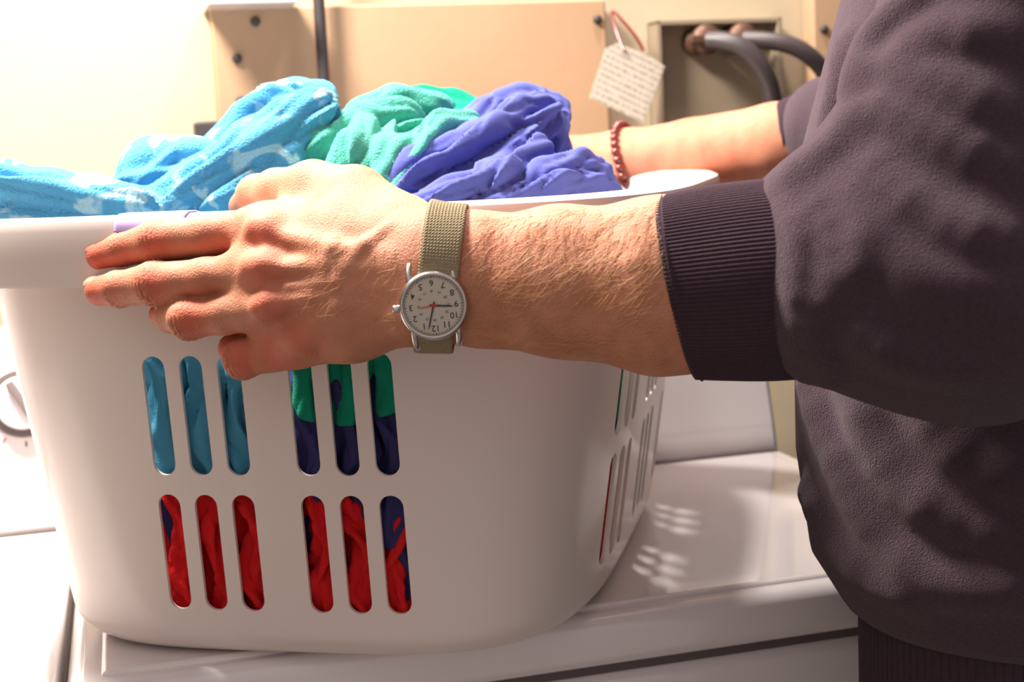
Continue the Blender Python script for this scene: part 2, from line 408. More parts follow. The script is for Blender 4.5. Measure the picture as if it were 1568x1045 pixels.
# ------------------------------------------------------------------ laundry basket
BROT = math.radians(-13)
BC = np.array([-0.098, 1.108, TOPZ])
BX = np.array([math.cos(BROT), math.sin(BROT), 0]); BY = np.array([-math.sin(BROT), math.cos(BROT), 0])
BM = Matrix(((BX[0], BY[0], 0, BC[0]), (BX[1], BY[1], 0, BC[1]), (0, 0, 1, BC[2]), (0, 0, 0, 1)))
BH = 0.284
NEXP = 4.2
A0, A1, B0, B1 = 0.186, 0.044, 0.254, 0.020     # half sizes at bottom, growth to rim
def brad(th, a, b, n=NEXP):
    return (np.abs(np.cos(th)/a)**n+np.abs(np.sin(th)/b)**n)**(-1.0/n)
def build_basket():
    NS = 220
    th = np.linspace(0, 2*np.pi, NS, endpoint=False)
    prof = []
    R = 0.020
    for s in (0.15, 0.5, 0.8): prof.append(('f', s, 0.002))
    for k in range(0, 7):
        a = math.radians(90*k/6)
        prof.append(('o', -(R-R*math.sin(a)), 0.002+R-R*math.cos(a)))
    for z in np.linspace(0.032, BH-0.012, 14): prof.append(('o', 0.0, z))
    prof += [('o', 0.001, BH-0.007), ('o', 0.004, BH-0.002), ('o', 0.008, BH), ('o', 0.018, BH), ('o', 0.0225, BH-0.002), ('o', 0.0245, BH-0.007), ('o', 0.0265, BH-0.038), ('o', 0.0262, BH-0.0395)]
    vs = [(0, 0, 0.002)]; rings = []
    for kind, o, z in prof:
        t = max(0, z)/BH
        a, b = A0+A1*t, B0+B1*t
        if kind == 'f': a, b = (a-R)*o, (b-R)*o
        else: a, b = a+o, b+o
        r = brad(th, a, b)
        rings.append(len(vs))
        for t_, rr in zip(th, r): vs.append((rr*math.cos(t_), rr*math.sin(t_), z))
    fs = [(0, rings[0]+i, rings[0]+(i+1) % NS) for i in range(NS)]
    for j in range(len(rings)-1):
        for i in range(NS):
            k = (i+1) % NS
            fs.append((rings[j]+i, rings[j+1]+i, rings[j+1]+k, rings[j]+k))
    ob = mk('laundry_basket', vs, fs, M_basket)
    bm = bmesh.new(); bm.from_mesh(ob.data); bmesh.ops.recalc_face_normals(bm, faces=bm.faces); bm.to_mesh(ob.data); bm.free()
    so = ob.modifiers.new('s', 'SOLIDIFY'); so.thickness = 0.0026; so.offset = 0
    bm = bmesh.new()
    def slot(M4, w, z0, z1):
        pts = []
        r = w/2
        for k in range(13):
            a = math.pi*k/12; pts.append((r*math.cos(a), z1-r+r*math.sin(a)))
        for k in range(13):
            a = math.pi+math.pi*k/12; pts.append((r*math.cos(a), z0+r+r*math.sin(a)))
        f0 = [bm.verts.new(M4 @ Vector((x, -0.06, z))) for x, z in pts]
        f1 = [bm.verts.new(M4 @ Vector((x, 0.06, z))) for x, z in pts]
        m = len(pts)
        bm.faces.new(f0); bm.faces.new(f1[::-1])
        for i in range(m): bm.faces.new((f0[i], f1[i], f1[(i+1) % m], f0[(i+1) % m])[::-1])
    rows = [(0.1225, 0.198), (0.034, 0.110)]
    for gx in (-0.0385, 0.0565):
        for sx in (-0.0248, 0, 0.0248):
            for z0, z1 in rows:
                for yb in (-0.26, 0.26):
                    slot(Matrix.Translation((gx+sx, yb, 0)), 0.0150, z0, z1)
    for gy in (-0.13, -0.01, 0.11):
        for sy in (-0.0255, 0, 0.0255):
            for z0, z1 in rows:
                for xb in (-0.21, 0.21):
                    slot(Matrix.Translation((xb, gy+sy+0.01, 0)) @ Matrix.Rotation(math.radians(90), 4, 'Z'), 0.0158, z0, z1)
    bmesh.ops.recalc_face_normals(bm, faces=bm.faces)
    cm = bpy.data.meshes.new('cut'); bm.to_mesh(cm); bm.free()
    cut = bpy.data.objects.new('cut', cm); scene.collection.objects.link(cut)
    bo = ob.modifiers.new('b', 'BOOLEAN'); bo.object = cut; bo.operation = 'DIFFERENCE'; bo.solver = 'EXACT'
    dg = bpy.context.evaluated_depsgraph_get()
    me = bpy.data.meshes.new_from_object(ob.evaluated_get(dg))
    ob.modifiers.clear(); ob.data = me
    bpy.data.objects.remove(cut)
    ob.matrix_world = BM
    for p in me.polygons: p.use_smooth = True
    me.set_sharp_from_angle(angle=math.radians(40))
    return ob
basket = build_basket()
def blocal(x, y, z): return np.array(BM @ Vector((x, y, z)))

def lining(name, th0, th1, z0f, z1f, inset, m, seed, amp=0.006, nt_=300, nz=130, f1=330, f2=60, warp=6, parent=None):
    T = np.linspace(th0, th1, nt_); S = np.linspace(0, 1, nz)
    TT, SS = np.meshgrid(T, S, indexing='ij')
    z0 = z0f(TT) if callable(z0f) else z0f+0*TT
    z1 = z1f(TT) if callable(z1f) else z1f+0*TT
    Z = z0+(z1-z0)*SS
    a = A0+A1*Z/BH; b = B0+B1*Z/BH
    low = np.clip((0.026-Z)/0.024, 0, 1)
    shr = 0.022*(1-np.sqrt(np.maximum(0, 1-low**2)))
    edge = 1-np.minimum(1, np.minimum(SS, 1-SS)/0.08); edge = edge**2
    arc = TT*0.25
    q = np.stack([arc*22, Z*16, 0*Z+seed*3.1], -1).reshape(-1, 3)
    wv = vnoise(q+5, seed).reshape(Z.shape)
    w2 = vnoise(q*2.3+5, seed+2).reshape(Z.shape)
    ph = (arc*f1+Z*f2+wv*warp+w2*1.5)
    fold = np.abs(np.sin(ph/2))**0.65
    R = brad(TT, a, b)-shr-inset-amp*(1-fold)*(0.3+0.7*w2)-0.006*(1-wv)-0.0025*np.abs(np.sin(ph*1.3+w2*9))*(1-w2)-edge*0.006
    X = R*np.cos(TT); Y = R*np.sin(TT)
    L = np.stack([X, Y, Z], -1).reshape(-1, 3)
    vs = BC+L[:, :1]*BX+L[:, 1:2]*BY+L[:, 2:3]*np.array([0, 0, 1.0])
    fs_ = []
    for i in range(nt_-1):
        for j in range(nz-1):
            fs_.append((i*nz+j, (i+1)*nz+j, (i+1)*nz+j+1, i*nz+j+1))
    ob = mk(name, vs, fs_, m, parent)
    so = ob.modifiers.new('s', 'SOLIDIFY'); so.thickness = 0.0016; so.offset = -1
    return ob
FR = 1.5*math.pi
def pleat(ph, drop=0.16):
    s = (ph/(2*math.pi)) % 1.0
    up = (s/(1-drop))**0.75
    t = np.clip((s-(1-drop))/drop, 0, 1)
    return np.where(s < 1-drop, up, 1-t*t*(3-2*t))
def cloth_chain(p, pts, nf, twist, amp, w1, w2, w3, k=0.008, drop=0.16):
    d = None; s0 = 0.0
    for (a, ra), (b, rb) in zip(pts[:-1], pts[1:]):
        ba = b-a; L = np.linalg.norm(ba); ax = ba/L
        ref = CR if abs(ax@CU) > 0.9 else CU
        u1 = ref-ax*(ref@ax); u1 = u1/np.linalg.norm(u1); u2 = np.cross(ax, u1)
        pa = p-a; t = np.clip((pa@ax)/L, 0, 1)
        q = pa-(t*L)[:, None]*ax
        r = ra+t*(rb-ra)
        phi = np.arctan2(q@u1, q@u2)
        ph = phi*nf+(s0+t*L)*twist+w1*5.5+w2*1.0
        fold = pleat(ph, drop)
        ph2 = phi*(nf*2+1)-(s0+t*L)*twist*1.7+w1*8.0+w3*2.0
        f2 = np.abs(np.cos(ph2*0.5))**0.6
        e = np.sqrt(np.einsum('ij,ij->i', q, q))-r+amp*r*(1-fold)*(0.35+0.9*w2)+amp*0.30*r*(1-f2)*w3*1.4
        d = e if d is None else smin(d, e, k)
        s0 += L
    return d
def bundles(name, specs, m, seed, parent=None, nf=4, twist=90, amp=0.6, h=0.0018, k=0.0015, zlo=None, zhi=None, inset=0.0025, wav=0.006):
    cs = []
    for pts, r in specs:
        c = []
        for x, z in pts:
            a_, b_ = A0+A1*z/BH, B0+B1*z/BH
            yw = -b_*(1-(abs(x)/a_)**NEXP)**(1/NEXP)
            c.append((blocal(x, yw+r*0.96+inset, z), r))
        cs.append(c)
    ap = np.array([a for c in cs for a, r in c]); R_ = max(r for _, r in specs)
    def f(p):
        w1 = vnoise(p*30+seed*1.7, seed); w2 = vnoise(p*60+seed, seed+1); w3 = vnoise(p*100+seed, seed+3)
        D = None
        for i, c in enumerate(cs):
            e = cloth_chain(p, c, nf, twist*(1 if i % 2 else -1), amp, w1, w2, w3, 0.006, 0.25); D = e if D is None else smin(D, e, k)
        q = p-BC; lx = q@BX; ly = q@BY; zz = np.clip(q[:, 2]/BH, 0, 1)
        g = ((np.abs(lx/(A0+A1*zz-inset))**NEXP+np.abs(ly/(B0+B1*zz-inset))**NEXP)**(1/NEXP)-1)*0.25
        D = smax(D, g, 0.002)
        if zlo is not None: D = smax(D, zlo-q[:, 2]+wav*np.sin(lx*55+seed), 0.003)
        if zhi is not None: D = smax(D, q[:, 2]-zhi, 0.003)
        return D
    v, fc = surfnet(f, ap.min(0)-R_-.006, ap.max(0)+R_+.006, h, 2)
    return mk(name, v, fc, m, parent)
def ang(x): return FR+math.atan2(x, 0.265)
navy = empty('navy_shirt')
lining('body', 0, 2*math.pi, 0.020, 0.20, 0.020, M_navy, 3, 0.010, nt_=900, nz=90, f1=300, f2=70, parent=navy)
bundles('folds', [([(.084, .118), (.078, .085), (.090, .050), (.083, .020)], .012), ([(.060, .124), (.066, .098), (.074, .080)], .010),
                  ([(.024, .175), (.034, .140), (.028, .112)], .014), ([(.050, .175), (.060, .135), (.053, .110)], .014), ([(.078, .170), (.085, .136), (.078, .108)], .014)], M_navy, 23, navy, inset=0.004)
blue = empty('blue_shirt')
lining('body', ang(-0.17), ang(-0.004), 0.116, 0.225, 0.014, M_steelblue, 5, 0.006, f1=240, f2=150, parent=blue)
bundles('folds', [([(-.078, .232), (-.062, .180), (-.072, .145), (-.058, .108)], .014), ([(-.050, .232), (-.034, .185), (-.046, .140), (-.032, .108)], .014),
                  ([(-.024, .232), (-.008, .190), (-.020, .145), (-.006, .108)], .014)], M_steelblue, 25, blue, nf=3, twist=70, amp=0.8, zlo=0.1165, wav=0.0)
green = empty('green_shirt')
lining('body', ang(0.012), ang(0.125), lambda T: 0.166+0.006*np.sin(T*17), 0.225, 0.015, M_green, 7, 0.004, f1=220, f2=90, parent=green)
bundles('folds', [([(.018, .232), (.034, .195), (.028, .150)], .015), ([(.046, .232), (.060, .190), (.054, .146)], .015), ([(.074, .232), (.088, .190), (.080, .140)], .015)], M_green, 27, green, nf=3, twist=70, amp=0.45, zlo=0.158, inset=0.0015)
red = empty('red_shirt')
lining('body', ang(-0.16), ang(0.005), 0.026, 0.115, 0.019, M_redc, 11, 0.004, f1=270, f2=110, parent=red)
lining('back', ang(0.012), ang(0.076), 0.026, 0.112, 0.019, M_redc, 13, 0.003, f1=260, f2=-140, parent=red)
bundles('folds', [([(-.074, .126), (-.058, .085), (-.068, .050), (-.058, .022)], .0115), ([(-.038, .126), (-.046, .085), (-.032, .050), (-.042, .020)], .0115),
                  ([(-.020, .126), (-.008, .085), (-.019, .055), (-.010, .022)], .0115), ([(.024, .126), (.037, .085), (.027, .050), (.035, .020)], .0115),
                  ([(.048, .104), (.062, .070), (.052, .045), (.060, .020)], .0115), ([(.086, .088), (.074, .060), (.080, .035), (.070, .020)], .0085)], M_redc, 29, red, nf=3, twist=130, amp=0.9, zhi=0.1155)
lining('side', -0.75, -0.35, 0.02, 0.09, 0.003, M_redc, 17, 0.006, parent=red)
lining('teal_shirt', -0.80, -0.3, 0.11, 0.2, 0.003, M_green, 19, 0.006)

# ------------------------------------------------------------------ pile of laundry above the rim
def pile(name, chains, bases, m, seed, k=0.004, h=0.0022, kb=0.016, nf=5, twist=25, amp=0.35, pad=0.055, drop=0.18):
    cs = [px(c) for c in chains]
    allp = np.array([a for c in cs for a, r in c]+[a for a, b, r1, r2 in bases]+[b for a, b, r1, r2 in bases])
    lo = allp.min(0)-pad; hi = allp.max(0)+pad
    def f(p):
        w1 = vnoise(p*13+seed*1.7, seed); w2 = vnoise(p*27+seed, seed+1); w3 = vnoise(p*40+seed, seed+3)
        D = None
        for i, c in enumerate(cs):
            e = cloth_chain(p, c, nf, twist*(1 if i % 2 else -1), amp, w1, w2, w3, 0.008, drop); D = e if D is None else smin(D, e, k)
        for a, b, r1, r2 in bases:
            D = smin(D, rc(p, a, b, r1, r2), kb)
        q = p-BC; lx = q@BX; ly = q@BY
        zz = np.clip(q[:, 2]/BH, 0, 1)
        a_ = A0+A1*zz-0.006; b_ = B0+B1*zz-0.006
        n = 4.2
        g = ((np.abs(lx/a_)**n+np.abs(ly/b_)**n)**(1/n)-1)*0.2
        g = np.where(q[:, 2] < BH+0.008, g, g-(q[:, 2]-BH-0.008)*3)
        D = smax(D, g, 0.004)
        return smax(D, BC[2]+0.15-p[:, 2], 0.01)
    lo[2] = max(lo[2], TOPZ+0.14)
    v, fc = surfnet(f, lo, hi, h, 2)
    return mk(name, v, fc, m)
pile('bath_towel', [
    [(-70, 300, .97, 48), (0, 297, .96, 54), (70, 304, .96, 50), (140, 310, .96, 46), (215, 320, .95, 42)],
    [(200, 312, 1.0, 46), (240, 270, 1.0, 60), (300, 264, 1.0, 55), (360, 264, 1.0, 46)],
    [(230, 328, .96, 40), (310, 290, .97, 52), (395, 232, .98, 58), (455, 192, 1.0, 54), (485, 174, 1.0, 42)],
    [(330, 252, 1.04, 46), (395, 192, 1.05, 56), (440, 170, 1.05, 58), (476, 168, 1.04, 52)],
    [(330, 312, .96, 36), (430, 262, .98, 42), (480, 215, 1.0, 32)]],
    [(blocal(-0.10, -0.12, 0.22), blocal(-0.05, -0.02, 0.24), 0.06, 0.06), (blocal(-0.15, -0.05, .2), blocal(-0.16, 0.1, 0.23), 0.06, 0.05)],
    M_towel, 2, nf=4, twist=18, amp=0.50, drop=0.20)
pile('teal_towel', [
    [(440, 276, 1.0, 38), (490, 236, 1.0, 50), (550, 212, 1.02, 54), (610, 198, 1.03, 52)],
    [(520, 280, .96, 40), (550, 242, .97, 52), (570, 217, 1.0, 50)],
    [(585, 290, .95, 36), (620, 247, .97, 50), (670, 215, 1.0, 46), (715, 204, 1.02, 38)],
    [(565, 184, 1.06, 44), (610, 168, 1.07, 44), (660, 172, 1.07, 40)]],
    [(blocal(0.0, -0.06, 0.22), blocal(0.02, 0.03, 0.24), 0.06, 0.06)], M_teal, 4, nf=4, twist=24, amp=0.55, drop=0.18)
pile('green_towel', [
    [(600, 168, 1.10, 38), (650, 166, 1.10, 38), (700, 168, 1.10, 34), (735, 178, 1.09, 30)],
    [(620, 204, 1.06, 32), (680, 184, 1.08, 36), (730, 190, 1.08, 32)]],
    [(blocal(0.03, 0.0, 0.24), blocal(0.06, 0.08, 0.25), 0.05, 0.05)], M_green, 6, nf=3, amp=0.45)
pile('periwinkle_shirt', [
    [(600, 302, .95, 35), (645, 268, .96, 46), (700, 248, .98, 50), (750, 222, 1.0, 52), (795, 192, 1.04, 48), (830, 178, 1.05, 42)],
    [(720, 218, 1.02, 48), (755, 186, 1.08, 46), (800, 176, 1.08, 47), (836, 178, 1.08, 40), (842, 222, 1.06, 40)],
    [(640, 322, .93, 28), (700, 306, .94, 42), (765, 287, .95, 52), (820, 252, 1.0, 50)],
    [(770, 322, .94, 34), (835, 294, .96, 52), (880, 272, 1.0, 48), (910, 280, 1.02, 38), (940, 312, 1.02, 24), (965, 342, 1.0, 14)]],
    [(blocal(0.08, -0.08, 0.22), blocal(0.10, 0.02, 0.24), 0.06, 0.055), (blocal(0.12, -0.1, 0.2), blocal(0.13, 0.12, 0.2), 0.05, 0.05)],
    M_peri, 8, nf=5, twist=30, amp=0.66, drop=0.14)
def f_fill(p):
    q = p-BC; lx = q@BX; ly = q@BY; zz = np.clip(q[:, 2]/BH, 0, 1)
    a_ = A0+A1*zz-0.032; b_ = B0+B1*zz-0.032
    g = ((np.abs(lx/a_)**4.2+np.abs(ly/b_)**4.2)**(1/4.2)-1)*0.2
    top_ = q[:, 2]-(0.225+0.05*np.exp(-(lx**2+ly**2)/0.02))-0.02*(vnoise(p*22, 44)-.5)
    return smax(smax(g, top_, .015), TOPZ+0.17-p[:, 2], .01)
v, fc = surfnet(f_fill, BC+np.array([-.33, -.38, .15]), BC+np.array([.33, .38, .32]), .007, 1)
mk('blue_bedsheet', v, fc, M_steelblue)
def ribbon(name, us, m):
    vs = []; fs = []
    prof = [(-0.005, BH-0.004), (0.001, BH+0.001), (0.008, BH+0.0025), (0.018, BH+0.0025), (0.0235, BH+0.0005), (0.0258, BH-0.004), (0.0262, BH-0.006), (0.0264, BH-0.007), (0.0266, BH-0.008)]
    rows = len(prof)
    for i, lx in enumerate(us):
        for o, zz in prof:
            a_, b_ = A0+A1+o+0.001, B0+B1+o+0.001
            yy = -b_*(1-(abs(lx)/a_)**NEXP)**(1/NEXP)
            vs.append(blocal(lx, yy, zz))
    for i in range(len(us)-1):
        for j in range(rows-1):
            fs.append((i*rows+j, (i+1)*rows+j, (i+1)*rows+j+1, i*rows+j+1))
    o = mk(name, vs, fs, m); s = o.modifiers.new('s', 'SOLIDIFY'); s.thickness = 0.0008; s.offset = 1
ribbon('lavender_shirt', np.linspace(-0.064, -0.020, 20), M_lav)

# ------------------------------------------------------------------ person
person = empty('person')
idx = px([(405, 352, .822, 34), (320, 362, .832, 31), (240, 369, .843, 32), (190, 381, .853, 26), (155, 392, .860, 23)])
midf = px([(395, 412, .812, 34), (315, 426, .822, 30), (236, 434, .833, 32), (182, 442, .846, 26), (153, 446, .856, 24)])
ring = px([(405, 470, .808, 34), (345, 483, .815, 28), (288, 489, .822, 30), (262, 486, .838, 22), (249, 482, .852, 19)])
pink = px([(455, 524, .808, 34), (412, 542, .812, 28), (372, 550, .818, 29), (358, 534, .836, 21), (364, 518, .850, 17)])
thumb = px([(610, 345, .795, 46), (545, 305, .815, 46), (480, 290, .838, 40), (425, 294, .860, 30), (395, 300, .878, 27), (372, 316, .90, 20)])
palm = [px([(655, 385, .775, 54), (520, 365, .797, 46), (405, 352, .820, 36)]), px([(655, 410, .772, 56), (520, 405, .792, 46), (395, 410, .810, 36)]),
        px([(655, 440, .772, 55), (520, 455, .790, 46), (405, 468, .806, 37)]), px([(655, 465, .775, 52), (540, 500, .79, 48), (455, 522, .806, 38)]),
        px([(600, 420, .79, 64), (470, 430, .815, 54)]), px([(410, 380, .820, 30), (410, 440, .816, 30), (440, 500, .812, 32)])]
fore = [px([(655, 385, .775, 54), (730, 390, .768, 58), (860, 396, .756, 73), (1010, 398, .742, 88), (1200, 410, .722, 88)]),
        px([(655, 468, .775, 50), (740, 466, .768, 58), (860, 466, .756, 75), (1010, 473, .742, 92), (1200, 470, .722, 92)]),
        px([(655, 425, .775, 60), (1010, 438, .742, 103), (1200, 440, .722, 98)])]
tend = [px([(600, 395, .760, 5), (510, 382, .770, 6), (415, 357, .796, 9)]), px([(600, 415, .759, 5), (500, 410, .772, 6), (405, 410, .787, 9)]),
        px([(600, 440, .760, 5), (510, 450, .772, 6), (415, 466, .783, 9)]), px([(600, 470, .764, 5), (530, 490, .774, 6), (465, 516, .787, 8)])]
knob = [px([(412, 350, .799, 16), (395, 350, .801, 16)]), px([(405, 408, .789, 17), (388, 410, .792, 16)]), px([(415, 466, .785, 16), (400, 470, .787, 15)]), px([(465, 518, .788, 14), (450, 522, .790, 13)]),
        px([(620, 488, .762, 17), (650, 480, .758, 22)])]
veins = [px([(600, 350, .765, 3.5), (560, 375, .763, 3.5), (520, 430, .767, 3.5), (440, 440, .780, 3)]), px([(585, 460, .762, 3.5), (520, 470, .768, 3.5), (480, 495, .778, 3)]),
         px([(980, 400, .708, 5), (900, 420, .722, 5), (820, 400, .735, 4.5), (740, 410, .745, 4)])]
def f_hand(p):
    D = None
    for c in palm+fore:
        e = chain(p, c, 0.010); D = e if D is None else smin(D, e, 0.012)
    D = smin(D, chain(p, thumb, 0.006), 0.020)
    for c in tend: D = smin(D, chain(p, c, 0.004)+0.0002, 0.008)
    for c in knob: D = smin(D, chain(p, c, 0.004), 0.010)
    for c in veins: D = smin(D, chain(p, c, 0.004)+0.0003, 0.005)
    out = D
    for c in (idx, midf, ring, pink):
        e = chain(p, c, 0.004)
        ctr, rr = c[2]
        ax = c[1][0]-c[3][0]; ax = ax/np.linalg.norm(ax)
        s = (p-ctr)@ax
        e = e+0.00055*np.exp(-(s/0.006)**2)*np.cos(s*2300)
        ctr2 = c[3][0]; ax2 = c[2][0]-c[4][0]; ax2 = ax2/np.linalg.norm(ax2); s2 = (p-ctr2)@ax2
        e = e+0.00045*np.exp(-(s2/0.003)**2)*np.cos(s2*2600)
        out = smin(out, smin(D, e, 0.012), 0.002)
    out = out-0.0012*(vnoise(p*45, 6)-0.5)-0.0006*(vnoise(p*100, 5)-0.5)
    return out
pts_all = np.array([a for c in palm+fore+[idx, midf, ring, pink, thumb] for a, r in c])
lo = pts_all.min(0)-0.03; hi = pts_all.max(0)+0.045
v, fc = surfnet(f_hand, lo, hi, 0.0014, 2)
hand = mk('left_arm', v, fc, M_skin, person)
blush_attr(hand, [(P(400, 350, .79), .016, .5), (P(395, 410, .78), .015, .45), (P(405, 468, .775), .014, .45), (P(455, 525, .78), .014, .4),
                  (P(238, 365, .832), .012, .6), (P(234, 430, .824), .012, .6), (P(290, 487, .81), .012, .6), (P(370, 550, .81), .013, .6),
                  (P(155, 391, .855), .014, .75), (P(153, 446, .85), .014, .7), (P(250, 482, .85), .012, .7), (P(350, 540, .83), .013, .7),
                  (P(345, 370, .82), .018, .35), (P(470, 325, .80), .02, .2), (P(310, 424, .82), .012, .3), (P(770, 380, .74), .02, .12), (P(430, 540, .80), .016, .5),
                  (P(190, 380, .845), .012, .4), (P(185, 440, .84), .012, .4)])
def nail(c, name, side):
    a = c[3][0]; b = c[4][0]; r = c[4][1]
    ax = (b-a)/np.linalg.norm(b-a)
    out = -CF+side*CU; out = out-ax*(out@ax); out /= np.linalg.norm(out)
    y = np.cross(out, ax)
    vs = []; fs = []; nu = nv = 11
    base = b+ax*0.001
    for i in range(nu):
        for j in range(nv):
            s = -1+2*i/(nu-1); t_ = -1+2*j/(nv-1)
            m = max(abs(s), abs(t_)); l = (abs(s)**3+abs(t_)**3)**(1/3) or 1
            s2, t2 = s*m/l, t_*m/l
            dirv = out*math.cos(t2*0.62)+y*math.sin(t2*0.62)
            vs.append(base+ax*(s2*r*0.55)+dirv*(r*1.02+0.0002-0.0008*m**4))
    for i in range(nu-1):
        for j in range(nv-1): fs.append((i*nv+j, (i+1)*nv+j, (i+1)*nv+j+1, i*nv+j+1))
    mk(name, vs, fs, M_nail, person)
nail(idx, 'index_nail', 1.4); nail(midf, 'middle_nail', 1.2)
def grad(f, p, e=0.0006):
    g = np.stack([f(p+np.eye(3)[a]*e)-f(p-np.eye(3)[a]*e) for a in range(3)], 1)
    return g/(np.linalg.norm(g, axis=1, keepdims=True)+1e-9)
def arm_hair(f, name, n, ulo, uhi, flow):
    cu = bpy.data.curves.new(name, 'CURVE'); cu.dimensions = '3D'; cu.bevel_depth = 0.00011; cu.bevel_resolution = 0
    uu = np.random.uniform(ulo, uhi, n); rr = np.random.random(n)
    vt = 335-(uu-730)*0.09; vb = 520+(uu-730)*0.15
    vv = vt+(vb-vt)*rr
    ds = np.linspace(0.62, 0.82, 100)
    R_ = CF+np.outer((uu-784)/FPX, CR)+np.outer((522.5-vv)/FPX, CU)
    pts = CAM+R_[:, None, :]*ds[None, :, None]
    s = f(pts.reshape(-1, 3)).reshape(n, -1)
    ok = s.min(1) < 0; k = np.argmax(s < 0, 1)
    h0 = pts[np.arange(n), k][ok]
    h0 = h0-f(h0)[:, None]*grad(f, h0)
    g = grad(f, h0)
    for i in range(len(h0)):
        L = random.uniform(0.006, 0.015)
        dr = -CR*random.uniform(0.3, 1)*flow+CU*random.uniform(-0.9, 0.1); dr = dr-g[i]*(dr@g[i]); dr /= np.linalg.norm(dr)
        sp = cu.splines.new('POLY'); sp.points.add(2)
        for q_, (pt, r_) in enumerate(((h0[i]-g[i]*0.0002, 1.0), (h0[i]+g[i]*0.001+dr*L*0.4, 0.8), (h0[i]+g[i]*0.0016+dr*L, 0.25))):
            sp.points[q_].co = (*pt, 1); sp.points[q_].radius = r_
    ob = bpy.data.objects.new(name, cu); scene.collection.objects.link(ob); cu.materials.append(M_hair); ob.parent = person
arm_hair(f_hand, 'forearm_hair', 1100, 730, 1030, 1)
arm_hair(f_hand, 'hand_hair', 90, 480, 620, 1)

# ------------------------------------------------------------------ wrist watch
watch = empty('wristwatch')
surf = ray_hit(f_hand, 664, 455, 0.65, 0.82)
dsurf = (surf-CAM)@CF
wC = CAM+ray(664, 468)*(dsurf-0.0078)
zl = -(CF) + CR*0.02 - CU*0.06; zl /= np.linalg.norm(zl)
yl = -CU*1.0+CR*0.10; yl -= zl*(yl@zl); yl /= np.linalg.norm(yl)
xl = np.cross(yl, zl)
WM = Matrix(((xl[0], yl[0], zl[0], wC[0]), (xl[1], yl[1], zl[1], wC[1]), (xl[2], yl[2], zl[2], wC[2]), (0, 0, 0, 1)))
RW = 53*dsurf/FPX
lathe('case', [(0.0001, -0.006), (RW*0.80, -0.0058), (RW*0.93, -0.005), (RW*0.99, -0.003), (RW, 0.0), (RW*0.985, 0.002), (RW*0.95, 0.0034), (RW*0.90, 0.0040), (RW*0.865, 0.0036), (RW*0.86, 0.0014)], M_steel, WM, 96, watch)
lathe('dial', [(RW*0.865, 0.0015), (0.00001, 0.0015)], M_dial, WM, 96, watch)
lathe('minute_track', [(RW*0.835, 0.00155), (RW*0.825, 0.00155)], M_ink, WM, 96, watch)
lathe('crown', [(0.00001, 0.0), (0.0018, 0), (0.0021, 0.0005), (0.0021, 0.0028), (0.0017, 0.0034), (0.00001, 0.0034)], M_steel,
      WM @ Matrix.Translation((RW*0.98, 0, 0)) @ Matrix.Rotation(math.radians(90), 4, 'Y'), 24, watch)
def txt(s, x, y, size, m, name):
    cu = bpy.data.curves.new(name, 'FONT'); cu.body = s; cu.size = size; cu.align_x = 'CENTER'; cu.align_y = 'CENTER'; cu.extrude = 0.00002
    cu.offset = size*0.012
    ob = bpy.data.objects.new(name, cu); scene.collection.objects.link(ob); cu.materials.append(m)
    ob.parent = watch; ob.matrix_world = WM @ Matrix.Translation((x, y, 0.00162))
for hnum in range(1, 13):
    a = math.radians(hnum*30)
    txt(str(hnum), RW*0.65*math.sin(a), RW*0.65*math.cos(a), 0.0044, M_ink, 'numeral_%d' % hnum)
    txt(str(hnum+12), RW*0.42*math.sin(a), RW*0.42*math.cos(a), 0.0018, M_ink, 'numeral24_%d' % hnum)
for t_ in range(60):
    a = math.radians(t_*6); w_ = 0.00022 if t_ % 5 else 0.0004
    rbox('tick_%d' % t_, (-w_/2, RW*0.775, 0.0015), (w_/2, RW*0.83, 0.0016), M_ink, 0, 1, WM @ Matrix.Rotation(-a, 4, 'Z'), watch)
def whand(name, ang_deg, L, w, z, m, tail=0.002):
    Mx = WM @ Matrix.Rotation(-math.radians(ang_deg), 4, 'Z')
    vs = [Mx @ Vector(q) for q in ((-w/2, -tail, z), (w/2, -tail, z), (w/2*0.7, L*0.85, z), (0, L, z), (-w/2*0.7, L*0.85, z))]
    vs += [Mx @ Vector((Mx.inverted() @ q)+Vector((0, 0, 0.00015))) for q in vs]
    mk(name, [tuple(q) for q in vs], [(4, 3, 2, 1, 0), (5, 6, 7, 8, 9)]+[(i, (i+1) % 5, (i+1) % 5+5, i+5) for i in range(5)], m, watch, False)
whand('hour_hand', 277, RW*0.58, 0.0011, 0.0019, M_ink)
whand('minute_hand', 17, RW*0.72, 0.0009, 0.0021, M_ink)
whand('second_hand', 84, RW*0.42, 0.0007, 0.0023, M_red)
lathe('hub', [(0.0009, 0.0016), (0.0009, 0.0025), (0.00001, 0.0026)], M_red, WM, 20, watch)
def glass_mat():
    m = bpy.data.materials.new('watch_crystal'); m.use_nodes = True; nt = m.node_tree
    for n in list(nt.nodes): nt.nodes.remove(n)
    o = nt.nodes.new('ShaderNodeOutputMaterial'); tr = nt.nodes.new('ShaderNodeBsdfTransparent'); gl = nt.nodes.new('ShaderNodeBsdfGlossy'); gl.inputs['Roughness'].default_value = 0.03
    fr = nt.nodes.new('ShaderNodeFresnel'); fr.inputs[0].default_value = 1.3; mx = nt.nodes.new('ShaderNodeMixShader')
    nt.links.new(fr.outputs[0], mx.inputs[0]); nt.links.new(tr.outputs[0], mx.inputs[1]); nt.links.new(gl.outputs[0], mx.inputs[2]); nt.links.new(mx.outputs[0], o.inputs[0])
    return m
lathe('crystal', [(RW*0.87, 0.0036), (RW*0.6, 0.0041), (0.00001, 0.0043)], glass_mat(), WM, 64, watch)
